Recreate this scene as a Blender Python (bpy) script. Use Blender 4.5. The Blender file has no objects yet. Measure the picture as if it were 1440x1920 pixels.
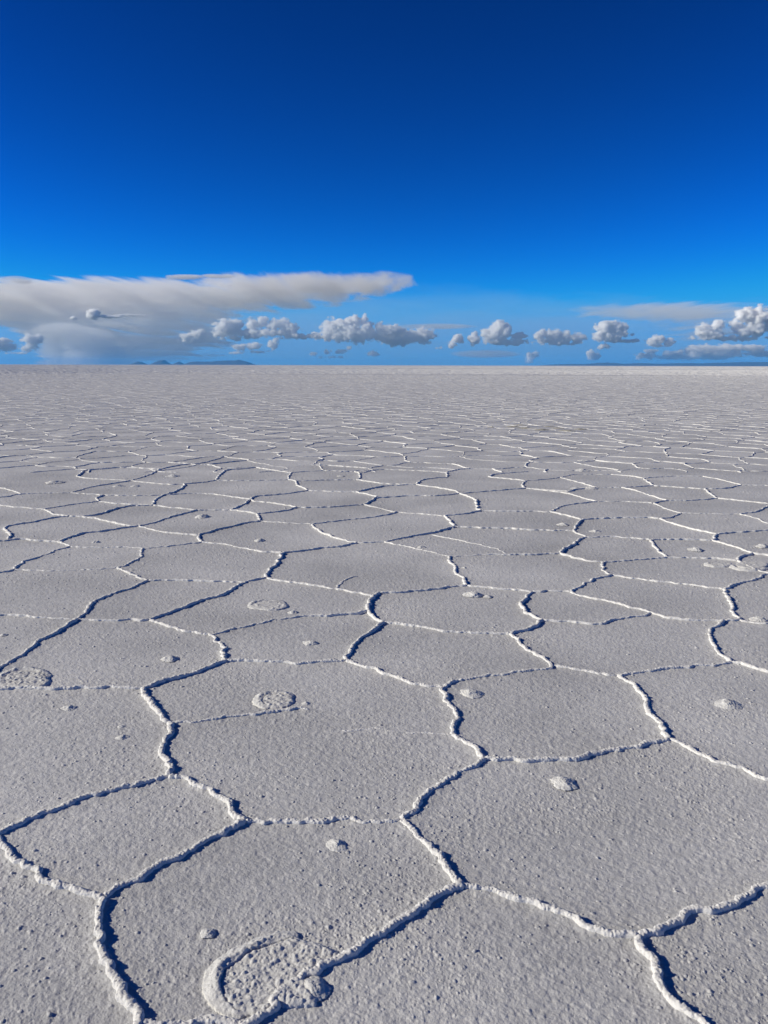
import bpy, bmesh, math, random
import numpy as np
from mathutils import Vector, Matrix, geometry

# ------------------------------------------------------------------ camera, sky, sun, exposure
scene = bpy.context.scene
W0, H0, F0 = 1440.0, 1920.0, 1554.0
CAM_H = 1.6
PITCH = math.atan((960 - 684.6) / F0)
ROLL = 0.0024
cam_data = bpy.data.cameras.new("camera")
cam_data.sensor_fit = 'VERTICAL'
cam_data.sensor_height = 24.0
cam_data.lens = 24.0 * F0 / H0
cam_data.clip_start = 0.05
cam_data.clip_end = 200000.0
cam = bpy.data.objects.new("camera", cam_data)
scene.collection.objects.link(cam)
CAM_M = (Matrix.Translation((0, 0, CAM_H)) @ Matrix.Rotation(math.pi / 2 - PITCH, 4, 'X')
         @ Matrix.Rotation(ROLL, 4, 'Z'))
cam.matrix_world = CAM_M
scene.camera = cam

SUN_EL = math.radians(25)
SUN_AZ = math.radians(-4)      # almost exactly from the left, a touch on the camera's side
SUN_DIR = Vector((-math.cos(SUN_EL) * math.cos(SUN_AZ), math.cos(SUN_EL) * math.sin(SUN_AZ), math.sin(SUN_EL)))
world = bpy.data.worlds.new("World")
scene.world = world
world.use_nodes = True
wn = world.node_tree.nodes
wl = world.node_tree.links
wn.clear()
sky = wn.new('ShaderNodeTexSky')
sky.sky_type = 'NISHITA'
sky.sun_disc = False
sky.sun_elevation = SUN_EL
sky.sun_rotation = math.atan2(SUN_DIR.x, SUN_DIR.y)
sky.altitude = 3650
sky.air_density = 1.0
sky.dust_density = 0.3
sky.ozone_density = 3.0
hs = wn.new('ShaderNodeHueSaturation')
hs.inputs['Saturation'].default_value = 1.30
hs.inputs['Value'].default_value = 1.0
bg = wn.new('ShaderNodeBackground')
bg.inputs['Strength'].default_value = 0.10
wo = wn.new('ShaderNodeOutputWorld')
wl.new(sky.outputs[0], hs.inputs['Color'])
# high-altitude, polarised blue: a contrast curve per channel on the sky's own colour
pre = wn.new('ShaderNodeVectorMath'); pre.operation = 'SCALE'; pre.inputs['Scale'].default_value = 0.1
sp = wn.new('ShaderNodeSeparateColor'); cb = wn.new('ShaderNodeCombineColor')
wl.new(hs.outputs[0], pre.inputs[0]); wl.new(pre.outputs[0], sp.inputs[0])
for k, (kk, pw, top_) in enumerate(((3.0, 2.8, 0.07), (1.84, 1.74, 0.36), (2.36, 1.92, 0.80))):
    a = wn.new('ShaderNodeMath'); a.operation = 'POWER'; a.inputs[1].default_value = pw
    b = wn.new('ShaderNodeMath'); b.operation = 'MULTIPLY'; b.inputs[1].default_value = kk * 10.0
    mn = wn.new('ShaderNodeMath'); mn.operation = 'SMOOTH_MIN'; mn.inputs[1].default_value = top_ * 10.0
    mn.inputs[2].default_value = 0.8 * top_ * 10.0 * 0.5
    wl.new(sp.outputs[k], a.inputs[0]); wl.new(a.outputs[0], b.inputs[0]); wl.new(b.outputs[0], mn.inputs[0])
    wl.new(mn.outputs[0], cb.inputs[k])
wl.new(cb.outputs[0], bg.inputs['Color'])
wl.new(bg.outputs[0], wo.inputs['Surface'])

sun_data = bpy.data.lights.new("sun", 'SUN')
sun_data.energy = 5.0
sun_data.angle = math.radians(0.53)
sun_data.color = (1.0, 0.93, 0.76)
sun = bpy.data.objects.new("sun", sun_data)
sun.rotation_euler = SUN_DIR.to_track_quat('Z', 'Y').to_euler()
scene.collection.objects.link(sun)

scene.view_settings.view_transform = 'Standard'
scene.view_settings.look = 'None'
scene.view_settings.gamma = 1.0
scene.view_settings.exposure = 0.0
scene.cycles.volume_bounces = 24
scene.cycles.max_bounces = 24
scene.cycles.volume_step_rate = 0.2
scene.cycles.volume_max_steps = 1024

# ------------------------------------------------------------------ helpers
random.seed(7)
rng = np.random.default_rng(7)
C = scene.collection


def px_ray(x, y):
    d = Vector(((x - W0 / 2) / F0, -(y - H0 / 2) / F0, -1.0))
    return (CAM_M.to_3x3() @ d)


def at(x, y):
    """photo pixel -> point of the salt flat (z = 0)"""
    d = px_ray(x, y)
    t = -CAM_H / d.z
    return (d.x * t, d.y * t)


def far_at(x, y, dist):
    """photo pixel -> point at the depth `dist` (metres)"""
    d = px_ray(x, y)
    t = dist / d.y
    return (d.x * t, dist, CAM_H + d.z * t)


def to_px(P):
    R = np.array(CAM_M.to_3x3())
    q = np.concatenate([P, np.full((len(P), 1), -CAM_H)], axis=1) @ R
    z = np.minimum(q[:, 2], -1e-6)
    front = q[:, 2] < -1e-3
    return W0 / 2 + F0 * q[:, 0] / -z, H0 / 2 - F0 * q[:, 1] / -z, front


def hashf(*ii, seed=0):
    h = np.full(ii[0].shape, (seed * 2654435761 + 97) & 0xffffffff, dtype=np.uint32)
    for k, c in zip((0x9E3779B1, 0x85EBCA77, 0xC2B2AE3D), ii):
        h = h ^ (c.astype(np.int64).astype(np.uint32) * np.uint32(k))
        h = h ^ (h >> np.uint32(15))
        h = h * np.uint32(0x2C1B3C6D)
        h = h ^ (h >> np.uint32(12))
    h = h * np.uint32(0x297A2D39)
    h = h ^ (h >> np.uint32(15))
    return h.astype(np.float32) / np.float32(4294967295.0)


def vnoise(P, seed=0):
    """value noise in [-1,1]; P is a tuple of coordinate arrays (1 to 3 of them)"""
    fl = [np.floor(p) for p in P]
    fr = [(p - f).astype(np.float32) for p, f in zip(P, fl)]
    fr = [f * f * (3 - 2 * f) for f in fr]
    n = len(P)
    out = 0
    for c in range(1 << n):
        w = 1.0
        idx = []
        for k in range(n):
            b = (c >> k) & 1
            idx.append(fl[k] + b)
            w = w * (fr[k] if b else (1 - fr[k]))
        out = out + w * hashf(*idx, seed=seed)
    return out * 2 - 1


def fbm(P, octaves=3, seed=0, gain=0.5):
    a, s, tot = 1.0, 0.0, 0.0
    for k in range(octaves):
        s = s + a * vnoise(tuple(p * (2.03 ** k) for p in P), seed=seed + 11 * k)
        tot += a
        a *= gain
    return s / tot


def bumps(x, y, cell, prob, seed, rmin=0.25, rmax=0.48):
    """rounded pimples scattered one per cell at most; 0..1"""
    gx, gy = np.floor(x / cell), np.floor(y / cell)
    out = np.zeros(x.shape, np.float32)
    for dx in (-1, 0, 1):
        for dy in (-1, 0, 1):
            cx, cy = gx + dx, gy + dy
            jx = (cx + hashf(cx, cy, seed=seed)) * cell
            jy = (cy + hashf(cx, cy, seed=seed + 1)) * cell
            e = hashf(cx, cy, seed=seed + 2)
            r = cell * (rmin + (rmax - rmin) * hashf(cx, cy, seed=seed + 3))
            d2 = ((x - jx) ** 2 + (y - jy) ** 2) / (r * r)
            v = np.clip(1 - d2, 0, 1) ** 1.2 * (0.35 + 0.65 * hashf(cx, cy, seed=seed + 4)) * (e < prob)
            out = np.maximum(out, v)
    return out


def puffs(P, seed=0):
    """rounded cells, 1 at their centres"""
    fl = [np.floor(p) for p in P]
    out = np.full(P[0].shape, 9.0, np.float32)
    for a in (-1, 0, 1):
        for b in (-1, 0, 1):
            for c in (-1, 0, 1):
                i = (fl[0] + a, fl[1] + b, fl[2] + c)
                d = 0
                for k in range(3):
                    d = d + (i[k] + hashf(*i, seed=seed + k) - P[k]) ** 2
                out = np.minimum(out, d)
    return np.clip(1 - out, 0, 1)


def mesh_from(name, V, Fq, mat, smooth=True, tri=False):
    me = bpy.data.meshes.new(name)
    n = 3 if tri else 4
    V = np.ascontiguousarray(V, dtype=np.float32)
    Fq = np.ascontiguousarray(Fq, dtype=np.int32)
    me.vertices.add(len(V))
    me.vertices.foreach_set('co', V.ravel())
    me.loops.add(len(Fq) * n)
    me.loops.foreach_set('vertex_index', Fq.ravel())
    me.polygons.add(len(Fq))
    me.polygons.foreach_set('loop_start', np.arange(len(Fq), dtype=np.int32) * n)
    me.polygons.foreach_set('use_smooth', np.full(len(Fq), smooth))
    me.update(calc_edges=True)
    me.validate()
    me.materials.append(mat)
    return me


def link(name, me, loc=(0, 0, 0), label=None, cat=None, group=None, kind=None):
    o = bpy.data.objects.new(name, me)
    o.location = loc
    C.objects.link(o)
    if label: o['label'] = label
    if cat: o['category'] = cat
    if group: o['group'] = group
    if kind: o['kind'] = kind
    return o


def new_mat(name):
    m = bpy.data.materials.new(name)
    m.use_nodes = True
    m.node_tree.nodes.clear()
    return m, m.node_tree.nodes, m.node_tree.links


# ------------------------------------------------------------------ materials
def salt_material(name, lo, hi, bump, warm=(0.0, 0.0, 0.0)):
    m, n, l = new_mat(name)
    tc = n.new('ShaderNodeTexCoord')
    big = n.new('ShaderNodeTexNoise'); big.inputs['Scale'].default_value = 0.9; big.inputs['Detail'].default_value = 4
    med = n.new('ShaderNodeTexNoise'); med.inputs['Scale'].default_value = 22; med.inputs['Detail'].default_value = 4
    mixv = n.new('ShaderNodeMath'); mixv.operation = 'MULTIPLY_ADD'
    mixv.inputs[1].default_value = 0.5
    ramp = n.new('ShaderNodeValToRGB')
    ramp.color_ramp.elements[0].position = 0.50
    ramp.color_ramp.elements[1].position = 0.98
    ramp.color_ramp.elements[0].color = (*lo, 1)
    ramp.color_ramp.elements[1].color = (*hi, 1)
    l.new(tc.outputs['Object'], big.inputs['Vector'])
    l.new(tc.outputs['Object'], med.inputs['Vector'])
    l.new(med.outputs['Fac'], mixv.inputs[0])
    l.new(big.outputs['Fac'], mixv.inputs[2])
    l.new(mixv.outputs[0], ramp.inputs['Fac'])
    g1 = n.new('ShaderNodeTexNoise'); g1.inputs['Scale'].default_value = 75; g1.inputs['Detail'].default_value = 6
    g1.inputs['Roughness'].default_value = 0.65
    l.new(tc.outputs['Object'], g1.inputs['Vector'])
    g2 = n.new('ShaderNodeTexVoronoi'); g2.inputs['Scale'].default_value = 180
    l.new(tc.outputs['Object'], g2.inputs['Vector'])
    b2 = n.new('ShaderNodeBump'); b2.invert = True
    b2.inputs['Strength'].default_value = 0.25 * bump; b2.inputs['Distance'].default_value = 0.002
    b1 = n.new('ShaderNodeBump')
    b1.inputs['Strength'].default_value = 0.6 * bump; b1.inputs['Distance'].default_value = 0.006
    l.new(g2.outputs['Distance'], b2.inputs['Height'])
    l.new(g1.outputs['Fac'], b1.inputs['Height'])
    l.new(b2.outputs[0], b1.inputs['Normal'])
    p = n.new('ShaderNodeBsdfPrincipled')
    p.inputs['Roughness'].default_value = 0.75
    p.inputs['Specular IOR Level'].default_value = 0.3
    l.new(ramp.outputs[0], p.inputs['Base Color'])
    l.new(b1.outputs[0], p.inputs['Normal'])
    o = n.new('ShaderNodeOutputMaterial')
    l.new(p.outputs[0], o.inputs['Surface'])
    return m


M_salt = salt_material('salt_crust', (0.40, 0.40, 0.405), (0.62, 0.615, 0.61), 1.0)
M_ridge = salt_material('salt_ridge_crystal', (0.62, 0.61, 0.60), (0.73, 0.72, 0.70), 1.0)
M_lump = salt_material('salt_lump_crystal', (0.54, 0.535, 0.525), (0.66, 0.655, 0.64), 1.0)
M_dirty = salt_material('muddy_salt', (0.26, 0.25, 0.20), (0.50, 0.48, 0.42), 1.0)
M_hill = salt_material('dark_island_rock', (0.05, 0.05, 0.045), (0.10, 0.09, 0.07), 0.0)


def cloud_material(name, density, color=(1, 1, 1), aniso=0.35):
    m, n, l = new_mat(name)
    v = n.new('ShaderNodeVolumePrincipled')
    v.inputs['Color'].default_value = (*color, 1)
    v.inputs['Density'].default_value = density
    v.inputs['Anisotropy'].default_value = aniso
    o = n.new('ShaderNodeOutputMaterial')
    l.new(v.outputs[0], o.inputs['Volume'])
    return m


# ------------------------------------------------------------------ traced salt ridges (photo pixels -> ground)
TRACE = """
1.1 -8,1568 60,1537 120,1514 160,1498 200,1486 250,1474 290,1463 316,1459
1 -8,1568 -6,1584 2,1593 18,1602 45,1618 65,1632 80,1647 110,1662 150,1672 170,1683 195,1686
1 -60,1572 -8,1568
1.1 195,1686 230,1664 260,1648 300,1622 330,1612 370,1590 410,1570 440,1553 460,1543
1.2 195,1686 188,1710 186,1740 190,1780 205,1800 215,1835 225,1850 235,1880 250,1892 252,1925 240,1990
1 460,1543 490,1544 530,1541 570,1545 610,1541 655,1537 690,1544 720,1546 752,1540
1 460,1543 440,1530 425,1508 405,1497 385,1480 355,1466 316,1459
1.2 752,1540 775,1524 795,1500 820,1474 855,1457 890,1437 908,1424
1.1 752,1540 785,1575 810,1593 835,1620 850,1642 868,1662
1.2 868,1662 840,1674 812,1685 785,1702 765,1719 735,1742 692,1770 645,1797 600,1820 565,1833 535,1857 515,1873 518,1893 500,1908 485,1917 440,1940
0.9 485,1917 430,1915 360,1918 252,1925
1 868,1662 895,1668 930,1672 960,1680 1000,1692 1040,1704 1070,1722 1100,1738 1140,1750 1175,1756 1198,1758
1.1 1198,1758 1225,1748 1260,1733 1300,1716 1340,1705 1370,1692 1400,1680 1440,1662 1500,1640 1580,1612
1.1 1198,1758 1205,1780 1225,1805 1235,1830 1240,1855 1260,1880 1290,1900 1315,1920 1350,1960
1 908,1424 885,1400 865,1390 848,1380
1.1 848,1380 853,1360 855,1340 842,1320 830,1300 832,1291 840,1283 860,1278
1 860,1278 920,1269 970,1262 1020,1257 1037,1250
1 1037,1250 1007,1231 990,1220 970,1202 957,1190
1 908,1424 945,1425 980,1430 1020,1428 1070,1424 1110,1418 1150,1410 1200,1400 1255,1388
1.1 1255,1388 1250,1380 1240,1360 1220,1340 1210,1315 1195,1295 1180,1280 1157,1269
.9 1037,1250 1070,1255 1100,1260 1130,1266 1157,1269
1 1157,1269 1200,1262 1240,1257 1275,1252 1310,1250 1355,1245 1372,1243
1 1255,1388 1270,1395 1295,1407 1320,1420 1360,1435 1400,1447 1425,1460 1500,1480
.9 1372,1243 1405,1250 1440,1260 1500,1268
1.1 1372,1243 1350,1225 1335,1207 1332,1187 1345,1172 1357,1165
1 1357,1165 1384,1163 1382,1155 1372,1145 1372,1130 1360,1113 1357,1106
.7 1384,1163 1400,1167 1440,1170 1500,1170
.9 1357,1165 1340,1165 1300,1165 1260,1160 1220,1150 1170,1137 1130,1127 1095,1120 1070,1111
.6 1220,1150 1195,1157 1160,1162 1120,1170 1080,1168 1018,1164
1.1 1018,1164 990,1180 957,1190
1.1 1018,1164 1007,1161 995,1154 982,1145 977,1132 990,1119 997,1111
.9 997,1111 1045,1109 1070,1111
.9 957,1190 920,1188 870,1187 830,1184 785,1175 750,1170 720,1168
.9 649,1240 680,1250 715,1262 755,1278 790,1285 830,1292
.42 640,1372 720,1369 775,1375 820,1377 848,1380
1.1 720,1168 695,1155 690,1147 692,1130 700,1118 712,1113
.9 712,1113 770,1110 820,1105 875,1099
.9 875,1099 925,1104 960,1107 997,1111
1.1 720,1168 695,1187 672,1202 655,1220 649,1240
.9 649,1240 620,1241 560,1245 500,1242 425,1240
1.1 425,1240 418,1235 420,1218 405,1202 395,1192 382,1190
.9 382,1190 350,1186 325,1177 300,1170 280,1164
1 395,1192 450,1178 500,1167 550,1159 600,1156 665,1152 690,1151
1 280,1164 310,1152 350,1138 380,1127 415,1117 437,1103 460,1093 500,1084
.9 280,1164 240,1164 200,1165 145,1163
1.1 145,1163 165,1145 175,1132 200,1120 225,1111 255,1100 278,1090
1.1 145,1163 110,1185 75,1202 50,1222 25,1238 0,1255 -50,1280
.8 145,1163 120,1161 75,1159 40,1156 0,1154 -60,1150
1.1 425,1240 390,1255 360,1265 320,1275 285,1286 268,1292
.9 268,1292 200,1290 150,1291 100,1292 65,1292 0,1293 -50,1290
1.1 268,1292 268,1300 285,1320 297,1340 305,1350 318,1357
1.2 318,1357 317,1370 315,1390 302,1408 315,1425 320,1445 316,1459
.6 318,1357 350,1356 400,1350 450,1344 500,1337 540,1331 580,1332
1 -40,1080 0,1075 25,1070 45,1055 75,1045 100,1035 132,1026
.9 132,1026 110,1017 75,1015 40,1012 0,1015 -40,1010
1.1 15,1012 20,1003 8,992 20,986 60,980 100,972 130,969
.9 132,1026 175,1028 225,1027 270,1030
1.1 270,1030 262,1047 240,1060 220,1066
.8 220,1066 175,1069 100,1072 25,1070
1 220,1066 250,1080 278,1090
.8 278,1090 320,1089 375,1090 455,1091
1.2 500,1084 505,1070 517,1060 525,1047 530,1038
.8 500,1084 530,1091 575,1097 600,1101 630,1105 670,1112 700,1115
.3 632,1102 645,1088 670,1080
.9 530,1038 490,1035 460,1030 425,1022 378,1018
1 378,1018 320,1025 275,1030
1.2 378,1018 373,1005 390,1000 425,990 460,982 487,978
1.2 487,978 485,972 482,964
.8 482,964 450,959 430,957
1 482,964 525,960 557,952
.8 487,978 530,981 585,984
1 585,984 600,997 630,1010 670,1019
1 530,1038 590,1030 640,1025 670,1019
.9 585,984 640,977 690,972 720,967 745,962
1 670,1019 720,1017 770,1007 820,997 852,988
.8 720,1019 780,1030 845,1045
1.1 852,988 842,975 832,968
.8 832,968 795,965 745,961 720,956 682,947
1 667,923 700,930 705,934 692,942 682,947
.7 667,923 625,922 577,920
.9 667,923 720,912 780,909
.9 682,947 650,949 600,952 557,952
.9 557,952 515,944 480,941 470,937
.9 470,937 482,931 530,927 577,920
.9 470,938 450,950 431,957
.8 431,957 370,957 350,955 320,952 288,948
.9 370,957 325,969 290,980 260,987
.9 260,987 220,992 190,997 150,1002 110,1015
.9 260,987 290,995 320,1000 373,1005
.9 260,987 240,986 210,980 175,972 130,969
.9 130,969 180,966 210,957 240,950 288,948
.9 130,969 100,965 83,956
.8 83,956 60,954 30,952 0,948 -40,945
.8 83,956 100,952 150,945 185,941
1 185,941 182,935 195,929
1.1 288,948 290,940 305,930 330,922 345,912 345,908
.7 195,929 240,930 300,929 350,926 400,927 470,937
.8 185,938 220,945 288,948
.7 345,908 320,909 280,906 245,902
.9 245,902 200,909 170,914 132,925
.8 132,925 160,927 195,929
.8 132,925 40,927 15,932 -30,936
.8 40,927 20,920 0,915 -30,908
.7 245,902 200,899 165,897 145,894
.9 145,894 155,885 165,882 225,877 300,880
1 300,880 280,891 245,902
.8 300,880 340,872 380,868 420,857
.9 345,908 380,905 405,901
1 405,901 415,889 425,882 450,880 480,877
.7 405,901 450,902 500,901 541,900
.9 480,877 500,880 545,887
1.2 545,887 541,897 541,900
.8 545,887 600,885
1.1 541,900 555,903 558,910 577,920
.7 555,902 600,901 640,900 668,900
1 607,883 600,875 600,870
.7 607,883 665,885
1.1 665,885 673,888 675,897 668,900
.9 668,900 720,907 780,909
1.1 780,909 795,900 838,895
1 838,895 838,889 825,886 720,881 673,889
.8 780,909 845,919 862,926
.8 862,926 820,930 770,930 705,934
1.2 862,926 890,937 894,947 895,955 902,958
.9 862,926 870,925 920,921 985,916
.9 832,968 870,964 902,958
.7 902,958 945,959 990,959 1032,961
1.1 1032,961 1050,952 1065,947 1120,941
.9 1032,961 1060,967 1090,975
1.2 1090,975 1082,985 1075,996
.8 1090,975 1145,972 1210,971 1237,973
.8 852,988 895,990 945,991 995,994 1075,996
1.1 1075,996 1080,1000 1100,1009
1.2 1100,1009 1090,1011 1075,1022 1055,1032 1050,1038
.8 845,1045 920,1041 980,1041 1050,1038
1.2 845,1045 840,1052 852,1062 852,1075 870,1085 875,1099
.3 810,1003 870,1015 930,1029 948,1038
.9 1050,1038 1070,1045 1100,1052 1130,1055
1.1 1130,1055 1130,1065 1135,1075 1147,1080
1.1 1147,1080 1120,1085 1100,1095 1070,1111
.8 1130,1055 1170,1052 1220,1049 1250,1046
.8 1100,1009 1145,1007 1180,1010 1220,1013
.7 1220,1013 1225,1018 1228,1028 1250,1046
.8 1220,1013 1270,1012 1335,1014
.9 1237,973 1270,985 1310,995 1345,1002
1 1345,1002 1340,1010 1335,1014
.9 1345,1002 1395,998 1440,995 1500,990
.9 1335,1014 1360,1020 1390,1030 1410,1037 1440,1042 1500,1046
.9 1410,1037 1405,1040 1385,1047 1382,1052
.8 1382,1052 1320,1047 1250,1046
.9 1382,1052 1395,1057 1420,1070 1440,1075 1500,1085
1.1 1500,1062 1440,1078 1405,1090 1380,1096 1357,1106
.9 1147,1080 1170,1083 1220,1090 1280,1096 1330,1103 1357,1106
.8 1120,941 1100,936 1060,925 985,916
.7 1120,941 1170,941 1225,944
.9 1225,944 1250,939 1295,939 1345,935
.9 1250,939 1220,930 1190,920 1165,915
.8 1225,944 1250,955 1277,963
1 1277,963 1260,970 1237,973
.7 1277,963 1320,964 1387,965
1 1387,965 1420,960 1440,950 1490,940
.9 1387,965 1415,972 1440,982 1490,990
.8 1345,935 1395,940 1440,945 1490,950
.9 1345,935 1340,932 1327,922 1320,917
.7 1320,917 1270,914 1225,911
.9 1320,917 1360,916 1390,910
.7 1390,910 1440,911 1490,912
.9 1390,910 1350,900 1318,894
1 1225,911 1212,902 1207,897
.7 1207,897 1180,893 1145,890
.8 1207,897 1260,894 1318,894
1.2 985,916 980,910 985,902
.7 985,916 1065,922
.8 985,902 930,896 915,894
.8 985,902 1020,900 1050,896
.8 1065,922 1090,917 1120,915 1165,915
.7 1120,915 1085,905 1050,896
.7 1165,915 1225,911
1 915,894 935,889 990,885
.6 1050,896 1080,890 1145,890
"""
lines_px, lines_w = [], []
for ln in TRACE.strip().splitlines():
    t = ln.split()
    w_ = float(t[0])
    lines_w.append(w_ if w_ < 0.45 else 0.45 + 0.55 * w_)
    lines_px.append(np.array([[float(a) for a in q.split(',')] for q in t[1:]]))
# join loose ends to the nearest traced vertex
for i, L in enumerate(lines_px):
    for e in (0, -1):
        p = L[e]
        if not (0 < p[0] < 1440 and p[1] < 1915):
            continue
        thr = 3 + (p[1] - 685) / 90.0
        best, bd = None, thr
        for j, K in enumerate(lines_px):
            if j == i:
                continue
            d = np.hypot((K[:, 0] - p[0]) * 0.6, K[:, 1] - p[1])
            k = int(np.argmin(d))
            if d[k] < bd:
                bd, best = d[k], K[k].copy()
        if best is not None:
            L[e] = best
ridge_lines = [(np.array([at(x, y) for x, y in L]), w) for L, w in zip(lines_px, lines_w)]
TRACE_TOP = 886


def in_traced(P):
    x, y, front = to_px(P)
    return front & (x > -45) & (x < 1485) & (y > TRACE_TOP) & (y < 1965)


# cells of the rest of the flat: Voronoi edges of jittered seeds
def voronoi_edges(rmax, amax, rmin=0.0, spacing=0.93, seed=3, near=8.0):
    g = np.random.default_rng(seed)
    n = int(rmax / spacing) + 2
    ii, jj = np.meshgrid(np.arange(-n, n + 1), np.arange(-4, n + 1))
    X = (ii + 0.5 * (jj % 2)) * spacing + g.uniform(-0.36, 0.36, ii.shape) * spacing
    Y = jj * spacing * 0.9 + g.uniform(-0.36, 0.36, ii.shape) * spacing
    X, Y = X.ravel(), Y.ravel()
    X = X + 0.35 * np.sin(Y * 0.31 + 1.0) + 0.25 * np.sin(X * 0.47)
    r, a = np.hypot(X, Y), np.abs(np.arctan2(X, Y))
    k = (r < rmax) & (r > rmin) & ((a < amax) | (r < near))
    pts = [Vector((float(x), float(y))) for x, y in zip(X[k], Y[k])]
    vs, es, fs, _, _, _ = geometry.delaunay_2d_cdt(pts, [], [], 0, 1e-6)
    P = np.array([(v.x, v.y) for v in vs])
    T = np.array([f for f in fs if len(f) == 3])
    A, B, Cc = P[T[:, 0]], P[T[:, 1]], P[T[:, 2]]
    d = 2 * (A[:, 0] * (B[:, 1] - Cc[:, 1]) + B[:, 0] * (Cc[:, 1] - A[:, 1]) + Cc[:, 0] * (A[:, 1] - B[:, 1]))
    a2, b2, c2 = (A ** 2).sum(1), (B ** 2).sum(1), (Cc ** 2).sum(1)
    d = np.where(np.abs(d) < 1e-9, 1e-9, d)
    ux = (a2 * (B[:, 1] - Cc[:, 1]) + b2 * (Cc[:, 1] - A[:, 1]) + c2 * (A[:, 1] - B[:, 1])) / d
    uy = (a2 * (Cc[:, 0] - B[:, 0]) + b2 * (A[:, 0] - Cc[:, 0]) + c2 * (B[:, 0] - A[:, 0])) / d
    cc = np.stack([ux, uy], 1)
    E = np.concatenate([T[:, [0, 1]], T[:, [1, 2]], T[:, [2, 0]]])
    E.sort(axis=1)
    tri = np.tile(np.arange(len(T)), 3)
    key = E[:, 0].astype(np.int64) * len(P) + E[:, 1]
    o = np.argsort(key, kind='stable')
    ks = key[o]
    same = np.nonzero(ks[1:] == ks[:-1])[0]
    e0, e1 = cc[tri[o[same]]], cc[tri[o[same + 1]]]
    L = np.hypot(*(e1 - e0).T)
    mr = np.hypot(*((e0 + e1) / 2).T)
    k = (L > 0.03) & (L < 2.4 * spacing) & (mr > rmin + spacing * 0.3)
    return e0[k], e1[k]


R_FAR = 150.0
e0, e1 = voronoi_edges(R_FAR, math.radians(40))
er = np.hypot(*((e0 + e1) / 2).T)
wv = rng.uniform(0.55, 1.15, len(e0))
wv[rng.random(len(e0)) < 0.10] *= 0.45


def smooth_line(P, ds):
    """Catmull-Rom through P, resampled at ds"""
    if len(P) > 2:
        Q = np.vstack([2 * P[0] - P[1], P, 2 * P[-1] - P[-2]])
        out = []
        for k in range(1, len(Q) - 2):
            t = np.linspace(0, 1, 12, endpoint=False)[:, None]
            p0, p1, p2, p3 = Q[k - 1], Q[k], Q[k + 1], Q[k + 2]
            out.append(0.5 * ((2 * p1) + (-p0 + p2) * t + (2 * p0 - 5 * p1 + 4 * p2 - p3) * t ** 2 + (-p0 + 3 * p1 - 3 * p2 + p3) * t ** 3))
        P = np.vstack(out + [P[-1:]])
    s = np.concatenate([[0], np.cumsum(np.hypot(*np.diff(P, axis=0).T))])
    n = max(3, int(s[-1] / ds) + 1)
    t = np.linspace(0, s[-1], n)
    return np.stack([np.interp(t, s, P[:, 0]), np.interp(t, s, P[:, 1])], 1), t


RW, RH = 0.0106, 0.0096     # half width and height of a ridge of weight 1
sec = {}                   # nc -> list of (V, n)
center_pts = []            # (x, y, w) samples used for the ground's apron


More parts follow.
